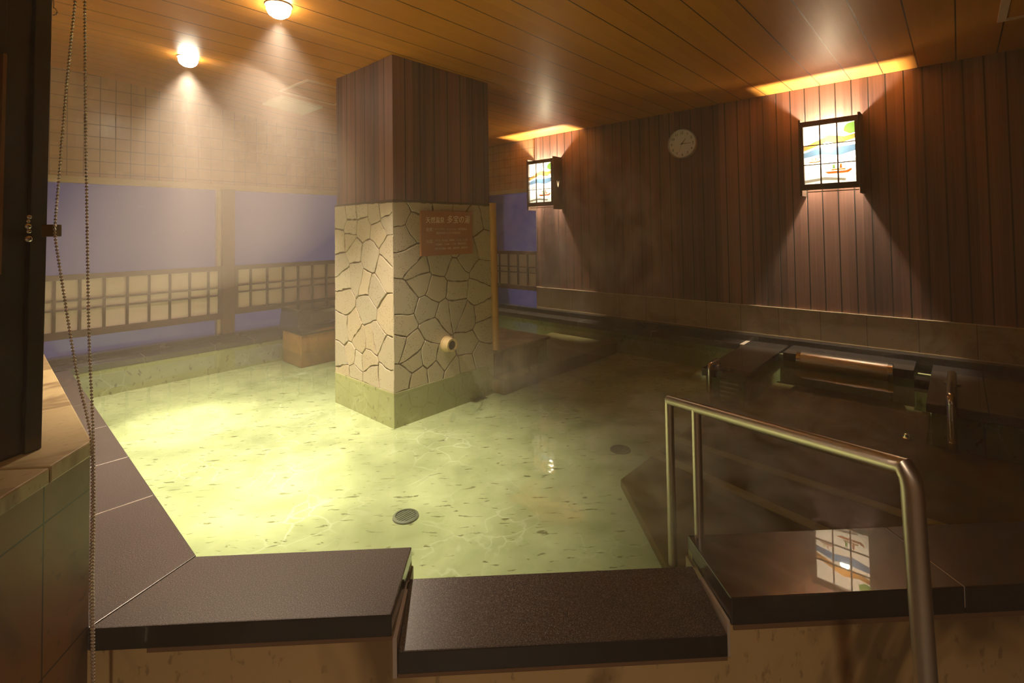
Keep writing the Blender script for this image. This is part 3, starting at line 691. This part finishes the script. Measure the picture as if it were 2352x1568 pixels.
# ------------------------------------------------------------------ handrail
hd = thing('handrail', 'stainless steel handrail with three posts leading down into the bath', 'handrail', (0.9, .3, -H))
n_top = dep(2092, 1078, .80)
f_top = (lambda b: Vector((b.x, b.y, atxy(1536, 918, b))))(onz(1543, 1185, 0))
m_bot = onz(1606, 1200, 0); m_top = Vector((m_bot.x, m_bot.y, 0))
rr_ = .0158
dirr = (n_top-f_top).normalized()
nb = dep(2127, 1568, .80); nb = n_top+(nb-n_top)*((n_top.z+H)/(n_top.z-nb.z))
hn = [nb]+[n_top+(nb-n_top).normalized()*.03, n_top+(nb-n_top).normalized()*.012-dirr*.006, n_top-dirr*.018, n_top-dirr*.05]
MB().tube(hn[:2]+[n_top+(nb-n_top).normalized()*.014-dirr*.003, n_top-dirr*.012+Vector((0, 0, .002)), n_top-dirr*.03], rr_*1.02, 20).build('post', STEEL, hd, smooth=True)
MB().tube([n_top-dirr*.028, f_top+dirr*.012, f_top], rr_, 20).build('rail', STEEL, hd, smooth=True)
MB().tube([f_top+Vector((0, 0, .004)), (f_top.x, f_top.y, -.1648)], rr_*.95, 20).build('post', STEEL, hd, smooth=True)
lo_, hi_ = 0.0, 1.0
for _ in range(30):
    md = (lo_+hi_)/2; q = f_top+(n_top-f_top)*md-CAM
    if 1176+F*q.dot(RGT)/q.dot(FWD) < 1599: lo_ = md
    else: hi_ = md
mt = f_top+(n_top-f_top)*lo_
MB().tube([mt, (mt.x, mt.y, -.1648)], rr_*.92, 20).build('post', STEEL, hd, smooth=True)

# ------------------------------------------------------------------ low wall, door frame, chain at the left
A = onz(203, 1436, .05); ZL = atxy(213, 1008, A)
Bq = onz(0, 1136, ZL); dB = Vector((Bq.x-A.x, Bq.y-A.y)).normalized()
lw = thing('low_wall', 'low stone wall at the left with a lit stone coping beside the granite curb', 'wall', (-.5, 2.5, -H))
e2 = Vector((A.x, A.y))+dB*2.2
foot = [(A.x, A.y), (e2.x, e2.y), (-2.07, e2.y), (-2.07, YB-.03), (XO-.002, YB-.03), (XO-.002, A.y+.012)]
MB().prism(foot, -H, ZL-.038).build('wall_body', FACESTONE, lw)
nrm = Vector((-dB.y, dB.x)); nrm = nrm if nrm.x > 0 else -nrm
J1 = onz(114, 1071, ZL); jl = (Vector((J1.x, J1.y))-Vector((A.x, A.y))).length
oA = Vector((A.x, A.y))+nrm*.008
cA, cJ = oA, oA+dB*jl
cE = oA+dB*2.2
jin = cJ+Vector((-.35, .33))
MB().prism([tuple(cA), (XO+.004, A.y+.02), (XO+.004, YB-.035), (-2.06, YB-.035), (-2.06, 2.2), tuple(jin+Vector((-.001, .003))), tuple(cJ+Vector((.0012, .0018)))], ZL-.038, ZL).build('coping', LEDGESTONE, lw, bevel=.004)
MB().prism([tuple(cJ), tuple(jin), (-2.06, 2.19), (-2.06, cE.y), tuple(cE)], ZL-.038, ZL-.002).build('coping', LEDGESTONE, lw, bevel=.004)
# door frame on the low wall
dr = thing('door_1', 'black lacquered door frame post at the left edge on the low stone wall', 'door', (0, 1.6, ZL), kind='structure')
Pr = onz(96, 1030, ZL); Pl = onz(0, 1066, ZL)
dp = Vector((Pl.x-Pr.x, Pl.y-Pr.y)).normalized(); nin = Vector((dp.y, -dp.x))
if nin.y > 0: nin = -nin
ptop = dep(121, 0, 1.0); tdep = math.hypot(Pr.x, Pr.y)/math.hypot(ptop.x, ptop.y)
Tp = CAM+ray(121, 0)*tdep; leanv = Vector((Tp.x-Pr.x, Tp.y-Pr.y, 0))/(Tp.z-ZL)
def stile(mb, a, b, z0, z1, d0, d1):
    V = []
    for z in (z0, z1):
        off = leanv*(z-ZL)
        for aa, dd in ((a, d0), (b, d0), (b, d1), (a, d1)):
            q = Vector((Pr.x, Pr.y, 0))+Vector((dp.x, dp.y, 0))*aa-Vector((nin.x, nin.y, 0))*dd+off; V.append((q.x, q.y, z))
    mb.add(V, [[0, 1, 2, 3], [7, 6, 5, 4], [0, 4, 5, 1], [1, 5, 6, 2], [2, 6, 7, 3], [3, 7, 4, 0]])
zt_ = ZC+.02
m1 = MB(); stile(m1, 0, .034, ZL+.001, zt_, 0, .05); m1.build('stile', BLACKWOOD, dr, bevel=.002)
m1 = MB(); stile(m1, .034, .085, ZL+.001, zt_, .010, .05); m1.build('stile', BLACKWOOD, dr, bevel=.002)
m1 = MB(); stile(m1, .0855, .30, ZL+.001, ZL+.42, .004, .05); stile(m1, .0855, .30, 1.42, zt_, .004, .05); m1.build('door_panel', BLACKWOOD, dr, bevel=.002)
m1 = MB(); stile(m1, .0855, .0925, ZL+.42, 1.42, .002, .045); m1.build('glazing_bead', plain('orange_bead', (.22, .09, .03), .4), dr)
m1 = MB(); stile(m1, .092, .30, ZL+.42, 1.42, .02, .026); m1.build('glass', plain('dark_glass', (.03, .03, .028), .06), dr)
lc = dep(68, 528, 1.19)
q = Vector((Pr.x, Pr.y, 0))+Vector((dp.x, dp.y, 0))*.036+leanv*(lc.z-ZL); q.z = lc.z
m1 = MB()
for k, (dz, r_) in enumerate(((.03, .006), (.02, .005), (.008, .008), (-.004, .006), (-.022, .009))): m1.ball((q.x-nin.x*.004+random.uniform(-.003, .003), q.y-nin.y*.004, q.z+dz), r_, 2)
m1.build('latch', CHROME, dr, smooth=True)
k0, k1 = dep(107, 516, 1.16), dep(130, 543, 1.16)
kc = (k0+k1)/2; ku = Vector((RGT.x, RGT.y, 0)).normalized(); kf = Vector((FWD.x, FWD.y, 0)).normalized()
V = [kc+ku*a*.014+kf*b*.012+Vector((0, 0, c*.0145)) for c in (-1, 1) for a, b in ((-1, -1), (1, -1), (1, 1), (-1, 1))]
MB().add(V, [[0, 1, 2, 3], [7, 6, 5, 4], [0, 4, 5, 1], [1, 5, 6, 2], [2, 6, 7, 3], [3, 7, 4, 0]]).build('chain_catch', plain('catch_wood', (.13, .07, .02), .5), dr, bevel=.002)['label'] = 'small brown catch holding the chain'
# hook on the post
m1 = MB(); hk = [dep(u, v, 1.15) for u, v in ((122, -8), (124, 8), (123, 18), (128, 20), (132, 27), (129, 33), (122, 35))]
m1.tube(hk, .0014, 8); m1.build('hook', CHROME, dr, smooth=True)
# chain
def chain_pts(px, d):
    P = [dep(u, v, d) for u, v in px]; out = []; pitch = .0077
    Q = []
    for i in range(len(P)-1):
        a, b, c, e = P[max(0, i-1)], P[i], P[i+1], P[min(len(P)-1, i+2)]
        for k in range(24):
            t = k/24; Q.append(.5*((2*b)+(c-a)*t+(2*a-5*b+4*c-e)*t*t+(3*b-a-3*c+e)*t**3))
    Q.append(P[-1]); acc = 0; out = [Q[0]]
    for i in range(1, len(Q)):
        seg = (Q[i]-Q[i-1]).length; pos = pitch-acc
        while pos <= seg:
            out.append(Q[i-1]+(Q[i]-Q[i-1])*(pos/seg)); pos += pitch
        acc = (acc+seg) % pitch
    return out, Q
ch = thing('bead_chain', 'metal ball chain loop hanging in front of the left windows', 'chain', dep(212, 1500, 1.1))
for px in ([(192, -190), (173, 0), (157, 157), (146, 280), (136, 404), (127, 511), (127, 546), (143, 650), (161, 764), (179, 868), (203, 970), (211, 1040), (212, 1181), (208, 1326), (211, 1471), (213, 1560), (213, 1620)],
           [(193, -190), (195, 0), (196, 200), (200, 518), (205, 786), (211, 918), (214, 1000), (215, 1040), (216, 1181), (213, 1326), (215, 1471), (215, 1560), (213, 1620)]):
    pts, Q = chain_pts(px, 1.10)
    m1 = MB()
    for p in pts: m1.ball(p, .0035, 1)
    o = m1.build('strand', BEAD, ch, smooth=True)
    for p in o.data.polygons: p.use_smooth = True
    m1 = MB().tube(Q[::4]+[Q[-1]], .0008, 5); m1.build('cord', BEAD, o)

# ------------------------------------------------------------------ wall clock
cc = onx(1566, 330, XR-.03); CR = .140
ck = thing('wall_clock', 'round white wall clock high on the dark wood wall', 'clock', (XR, cc.y, cc.z-CR))
MB().lathe((XR, cc.y, cc.z), (-1, 0, 0), [(0, CR*.98), (.012, CR), (.03, CR*1.0), (.036, CR*.97), (.033, CR*.93), (.02, CR*.92)], 56).build('rim', CLOCKRIM, ck, smooth=True)
MB().lathe((XR, cc.y, cc.z), (-1, 0, 0), [(.015, CR*.93), (.023, CR*.93)], 56).build('dial', CLOCKFACE, ck)
def MC(a, r): # clock frame: right = -y, up = z, out = -x
    return Matrix(((0, 0, -1, XR-.0235), (-1, 0, 0, cc.y-r*math.sin(a)), (0, 1, 0, cc.z+r*math.cos(a)), (0, 0, 0, 1)))
for k in range(1, 13): text_obj('numeral', str(k), .033, MC(k*math.pi/6, CR*.74), INK, ck)
def hand(name, ang, L, w, d, m=INK):
    u = Vector((0, -math.sin(ang), math.cos(ang))); v = Vector((0, -math.cos(ang), -math.sin(ang))); c = Vector((XR-d, cc.y, cc.z))
    P = [c-u*L*.18-v*w, c-u*L*.18+v*w, c+u*L+v*w*.5, c+u*L-v*w*.5]; Q = [p-Vector((.0015, 0, 0)) for p in P]
    MB().add(P+Q, [[0, 1, 2, 3], [7, 6, 5, 4], [0, 4, 5, 1], [1, 5, 6, 2], [2, 6, 7, 3], [3, 7, 4, 0]]).build(name, m, ck)
hand('hour_hand', math.radians(38), .060, .0035, .0255); hand('minute_hand', math.radians(91), .088, .0025, .028); hand('second_hand', math.radians(200), .08, .0008, .030)
MB().lathe((XR-.024, cc.y, cc.z), (-1, 0, 0), [(0, .006), (.009, .005)], 16).build('hub', INK, ck)

# ------------------------------------------------------------------ wall lamps
def lamp(label):
    XF = 4.365
    g_ = [onx(u, v, XF) for u, v in ((1843, 292), (1962, 278), (1968, 415), (1850, 425))]
    ya = (g_[0].y+g_[3].y)/2; yb = (g_[1].y+g_[2].y)/2; zt = (g_[0].z+g_[1].z)/2; zb = (g_[2].z+g_[3].z)/2   # grille opening: ya left, yb right
    fw_ = .018
    root = thing('wall_lamp', label, 'lamp', (XR, (ya+yb)/2, zb-.09), 'shoji wall lamps on the dark wood wall')
    for s, y in ((1, ya), (-1, yb)):
        MB().box((XF-.004, y+s*(fw_+.001), zb-.088), (XR-.001, y+s*(fw_+.016), zt+.062)).build('side_panel', LAMPWOOD, root, bevel=.002)
    fm = MB()
    fm.box((XF-.012, yb-fw_, zt), (XF+.012, ya+fw_, zt+.04)).box((XF-.012, yb-fw_, zb-.045), (XF+.012, ya+fw_, zb))
    fm.box((XF-.012, ya, zb), (XF+.012, ya+fw_, zt)).box((XF-.012, yb-fw_, zb), (XF+.012, yb, zt))
    for k in (1, 2):
        y = yb+(ya-yb)*k/3; fm.box((XF-.008, y-.0045, zb), (XF+.006, y+.0045, zt))
        z = zb+(zt-zb)*k/3; fm.box((XF-.007, yb, z-.0035), (XF+.005, ya, z+.0035))
    fm.build('grille_frame', LAMPWOOD, root)
    MB().box((XF-.016, yb-fw_+.004, zb-.064), (XF+.012, ya-.02, zb-.058)).build('lower_rail', TRIMWOOD, root)
    # painted paper (flat painted shapes a hair in front of the sheet)
    X = XF+.0135; Wp, Hp = ya-yb, zt-zb
    pp = MB(); pp.poly3([(X, ya+.01, zb-.01), (X, yb-.01, zb-.01), (X, yb-.01, zt+.01), (X, ya+.01, zt+.01)], 0)
    def P2(a, b, k): return (X-.0008*k, ya-Wp*a, zb+Hp*b)
    def shape(pts, mi, k=1): pp.poly3([P2(a, b, k) for a, b in pts], mi)
    shape([(0, .58), (.2, .63), (.45, .70), (.7, .66), (1, .72), (1, .80), (.8, .77), (.5, .82), (.25, .74), (0, .66)], 4)           # sandy hills
    shape([(0, .46), (.35, .50), (.7, .46), (1, .52), (1, .62), (.6, .60), (.3, .62), (0, .55)], 2)                                   # river
    shape([(0, .02), (.4, .06), (.8, .03), (.8, .07), (.4, .11), (0, .07)], 6)
    def boat(cx, cy, sc):
        shape([(cx-sc, cy+.07*sc*2), (cx-sc*.75, cy), (cx+sc*.7, cy), (cx+sc, cy+.08*sc*2), (cx+sc*.95, cy+.14*sc*2), (cx+sc*.6, cy+.075*sc*2), (cx-sc*.6, cy+.075*sc*2)], 1, 2)
        shape([(cx-sc*.55, cy+.2*sc), (cx+sc*.6, cy+.2*sc), (cx+sc*.5, cy+.30*sc), (cx-sc*.45, cy+.30*sc)], 4, 2)
        shape([(cx-sc*.4, cy+.32*sc), (cx-sc*.2, cy+.32*sc), (cx-sc*.25, cy+.6*sc), (cx-sc*.38, cy+.58*sc)], 5, 2)
        shape([(cx+sc*.1, cy+.32*sc), (cx+sc*.3, cy+.32*sc), (cx+sc*.28, cy+.62*sc), (cx+sc*.14, cy+.6*sc)], 1, 2)
    boat(.66, .16, .26); boat(.2, .37, .13)
    shape([(.78, .86), (.9, .80), (1, .82), (1, 1), (.86, .98), (.8, .93)], 5)
    pp.build('paper', [LP[c] for c in 'wob']+[LP['w'], LP['s'], LP['g'], LP['y']], root)
    # bulb holder
    MB().box((XR-.035, (ya+yb)/2-.03, (zt+zb)/2-.09), (XR-.001, (ya+yb)/2+.03, (zt+zb)/2-.03)).build('bulb_holder', WHITEPANEL, root, bevel=.004)
    # leaf shaped cut-outs on the side panel facing the room's near end
    lf = MB(); yy = yb-(fw_+.0165)
    for a in (-12, 14):
        aa = math.radians(a); u = Vector((math.sin(aa), 0, math.cos(aa))); v = Vector((math.cos(aa), 0, -math.sin(aa))); c = Vector((XF+.075, yy, zb+.16))
        lf.poly3([tuple(c+u*.0), tuple(c+u*.035+v*.006), tuple(c+u*.085), tuple(c+u*.035-v*.006)])
    lf.build('leaf_inlay', m_emit('lit_leaf_inlay', (1, .62, .28), 2.2), root)['label'] = 'small lit leaf shaped inlay'
    return root, (XR-.055, (ya+yb)/2, (zt+zb)/2+.10)
L2, bp2 = lamp('lit shoji paper wall lamp with a boat picture right of the wall clock')
yc1 = (onx(1215, 372, 4.365).y+onx(1267, 465, 4.365).y)/2
dy = yc1-bp2[1]
L1 = dup(L2, (L2.location.x, L2.location.y+dy, L2.location.z-.0))
for ch_ in list(L2.children):
    if ch_.name.startswith('leaf_inlay'): bpy.data.objects.remove(ch_)
L1['label'] = 'lit shoji paper wall lamp beside the short window, left of the wall clock'
bulbs = [bp2, (bp2[0], bp2[1]+dy, bp2[2])]

# ------------------------------------------------------------------ ceiling fittings
dls = []
for (u, v, lab) in ((432, 132, 'round recessed ceiling downlight nearest the back windows'), (640, 12, 'round recessed ceiling downlight at the top edge in front of the pillar')):
    c = onz(u, v, ZC); zz = zceil(c.x, c.y)
    for _ in range(3): c = onz(u, v, zz); zz = zceil(c.x, c.y)
    D = thing('downlight', lab, 'downlight', (c.x, c.y, zz), 'recessed downlights in the wooden ceiling')
    MB().lathe((c.x, c.y, zz), (0, 0, -1), [(-.02, .062), (.006, .062), (.008, .056), (.002, .048), (-.01, .046)], 36).build('trim_ring', WHITEPANEL, D, smooth=True)
    MB().lathe((c.x, c.y, zz), (0, 0, -1), [(-.004, .05), (.006, .054), (.025, .056), (.045, .047), (.058, .03), (.064, .008)], 32).build('lens', LENS, D, smooth=True)
    dls.append(Vector((c.x, c.y, zz)))
def cz(p): return zceil(p[0], p[1])
def ceil_frame(name, label, x0, x1, y0, y1, w=.02):
    r = thing(name, label, 'hatch', ((x0+x1)/2, (y0+y1)/2, cz(((x0+x1)/2, (y0+y1)/2))), 'ceiling hatches')
    m = MB(); zf = lambda x, y: zceil(x, y)-.008; zg = lambda x, y: zceil(x, y)+.004
    for P in ([(x0, y0), (x1, y0), (x1, y0+w), (x0, y0+w)], [(x0, y1-w), (x1, y1-w), (x1, y1), (x0, y1)], [(x0, y0+w), (x0+w, y0+w), (x0+w, y1-w), (x0, y1-w)], [(x1-w, y0+w), (x1, y0+w), (x1, y1-w), (x1-w, y1-w)]):
        m.prism(P, zf, zg)
    m.build('hatch_frame', HATCH, r)
    MB().prism([(x0+w+.003, y0+w+.003), (x1-w-.003, y0+w+.003), (x1-w-.003, y1-w-.003), (x0+w+.003, y1-w-.003)], lambda x, y: zceil(x, y)-.004, lambda x, y: zceil(x, y)+.004).build('hatch_panel', CEILWOOD, r)
def fitz(u, v):
    zz = ZC
    for _ in range(6): c = onz(u, v, zz); zz = zceil(c.x, c.y)
    return c
h0, h1 = fitz(706, 181), fitz(672, 214)
ceil_frame('ceiling_hatch', 'square wood ceiling hatch beside the pillar top', min(h0.x, h1.x), h0.x+.48, h0.y, h1.y+.03, .02)
v0, v1, v2 = fitz(613, 235), fitz(648, 217), fitz(741, 243)
vt = thing('ceiling_vent', 'flat white ceiling vent panel beside the wood hatch', 'vent', ((v0.x+v2.x)/2, (v1.y+v0.y)/2, cz(((v0.x+v2.x)/2, (v1.y+v0.y)/2))))
vx0, vx1, vy0, vy1 = v1.x, v2.x, v1.y+.02, v0.y+.04
MB().prism([(vx0, vy0), (vx1, vy0), (vx1, vy1), (vx0, vy1)], lambda x, y: zceil(x, y)-.022, lambda x, y: zceil(x, y)+.01).build('vent_panel', WHITEPANEL, vt, bevel=.004)
MB().prism([(vx0+.03, vy0+.03), (vx1-.03, vy0+.03), (vx1-.03, vy1-.03), (vx0+.03, vy1-.03)], lambda x, y: zceil(x, y)-.026, lambda x, y: zceil(x, y)-.02).build('vent_grille', WHITEPANEL, vt)
k1 = onz(2290, 50, ZC)
ceil_frame('ceiling_hatch', 'wood framed ceiling hatch at the upper right corner', k1.x-.5, k1.x, k1.y-.55, k1.y-.0, .035)

# ------------------------------------------------------------------ steam
def volume(name, label, a, b, dens, aniso, het=None, kind='stuff'):
    g = NT(name)
    col = (1.0, 0.88, 0.77, 1)
    if het:
        o_ = g.obj(); d = het(g, o_)
        v = g.n('VolumeScatter', {'Color': col, 'Density': d, 'Anisotropy': aniso}).outputs[0]
    else: v = g.n('VolumeScatter', {'Color': col, 'Density': dens, 'Anisotropy': aniso}).outputs[0]
    m = g.end(None, v)
    o = MB().box(a, b).build(name, m); tag(o, label, 'steam', kind=kind); return o, m
hz, _ = volume('steam_haze', 'thin warm steam haze hanging through the whole bath room', (-2.05, -2.05, -H+.01), (XR+.6, YB+.3, 2.55), 0.029, 0.1)
def fall(g, o_, c, r, p=1.5):      # soft ellipsoid fall-off around c with radii r
    q = g.n('VectorMath', {0: g.n('VectorMath', {0: o_, 1: c}, operation='SUBTRACT').outputs[0], 1: r}, operation='DIVIDE').outputs[0]
    d = g.n('VectorMath', {0: q}, operation='LENGTH').outputs[1]
    return g.math('POWER', g.math('MAXIMUM', g.math('SUBTRACT', 1.0, d), 0.0), p)
def cloud(c, r, k, sc, lo, hi, dist, st=(1, 1, 1), p=1.0):
    def het(g, o_):
        nz = g.noise(g.scale(o_, *st), sc, 2, 0.6, dist)[0]
        return g.math('MULTIPLY', g.math('MULTIPLY', g.ramp(nz, [(lo, 0.0), (hi, 1.0)]), fall(g, o_, c, r, p)), k)
    return het
STEAMS = [('low white steam wisps over the water behind the right curb', (2.15, .75, .06), (1.0, .75, .17), 15.0, 4.2, .45, .75, 1.2, (1, 1, 2.5), 1.0),
          ('steam curl rising from the water below the wooden spout', (2.35, 2.15, .12), (.45, .45, .34), 2.2, 4.0, .42, .72, 1.5, (1, 1, .7), 1.0),
          ('thin steam wisps drifting in front of the dark wood wall', (3.75, 2.6, .95), (.75, 1.15, .95), 4.0, 2.4, .47, .75, 2.0, (1, 1, .55), 1.0)]
cg = NT('steam_cloud'); cg.end(None, cg.n('VolumeScatter', {'Color': (1.0, .88, .77, 1), 'Density': .05, 'Anisotropy': .1}).outputs[0])
cl_ = MB().ball((0, 0, 0), 1.0, 4); cl_.v = [(.40+1.45*x, 3.55+1.5*y, 1.35+.75*z) for x, y, z in cl_.v]
o = cl_.build('steam', cg.m, smooth=True); tag(o, 'soft steam cloud around the ceiling downlights in front of the back windows', 'steam', 'steam clouds over the bath', 'stuff')
for lab, c, r, k, sc, lo, hi, di, st_, pw in STEAMS:
    o, m = volume('steam', lab, [max(c[i]-r[i], (-2, -2, .004)[i]) for i in range(3)], [min(c[i]+r[i], (4.4, 5.08, 2.12)[i]) for i in range(3)], 0, 0.2, cloud(c, r, k, sc, lo, hi, di, st_, pw))
    o['group'] = 'steam clouds over the bath'

# ------------------------------------------------------------------ lights
def spot(name, loc, e, size, blend, rad=.03, col=(1, .765, .53), aim=(0, 0, -1)):
    l = bpy.data.lights.new(name, 'SPOT'); l.energy = e; l.spot_size = math.radians(size); l.spot_blend = blend; l.shadow_soft_size = rad; l.color = col
    o = bpy.data.objects.new(name, l); COL.objects.link(o); o.location = loc; o.rotation_euler = Vector(aim).to_track_quat('-Z', 'Y').to_euler(); return o
for i, c in enumerate(dls):
    spot('downlight_beam', c+Vector((0, 0, -.075)), 480, 86, 1.0, .035)
    spot('downlight_core', c+Vector((0, 0, -.075)), 560, 24, 1.0, .03)
spot('entrance_fill_spot', (-.9, -.7, ZC-.02), 190, 130, .9, .06)  # unseen fill spot added behind the camera to brighten the front faces
for b in bulbs:
    l = bpy.data.lights.new('lamp_bulb', 'POINT'); l.energy = 170; l.shadow_soft_size = .03; l.color = (1, .83, .56)
    o = bpy.data.objects.new('lamp_bulb', l); COL.objects.link(o); o.location = b
W = bpy.data.worlds.new('dusk'); S.world = W; W.use_nodes = True; W.cycles.sampling_method = 'NONE'
W.node_tree.nodes['Background'].inputs[0].default_value = (0.125, 0.102, 0.255, 1); W.node_tree.nodes['Background'].inputs[1].default_value = 0.33

# ------------------------------------------------------------------ camera
cd = bpy.data.cameras.new('camera'); co = bpy.data.objects.new('camera', cd); COL.objects.link(co)
cd.sensor_width = 36; cd.sensor_fit = 'HORIZONTAL'; cd.lens = F/2352*36; cd.shift_y = -(784-CY)/2352; cd.clip_start = 0.02
R3 = Matrix((RGT, -DWN, -FWD)).transposed()
co.matrix_world = Matrix.Translation(CAM) @ R3.to_4x4()
S.camera = co
bpy.context.view_layer.update()
for o in list(S.objects):
    if o.parent is None: o.location.z += H
S.view_settings.view_transform = 'Standard'
S.view_settings.look = 'None'; S.view_settings.exposure = 0.0; S.view_settings.gamma = 1.1
S.cycles.use_light_tree = False; S.cycles.max_bounces = 6; S.cycles.diffuse_bounces = 3; S.cycles.glossy_bounces = 3; S.cycles.transparent_max_bounces = 10; S.cycles.volume_bounces = 1; S.cycles.volume_step_rate = 3.0; S.cycles.volume_max_steps = 48
S.cycles.caustics_reflective = False; S.cycles.caustics_refractive = False; S.cycles.sample_clamp_indirect = 4.0
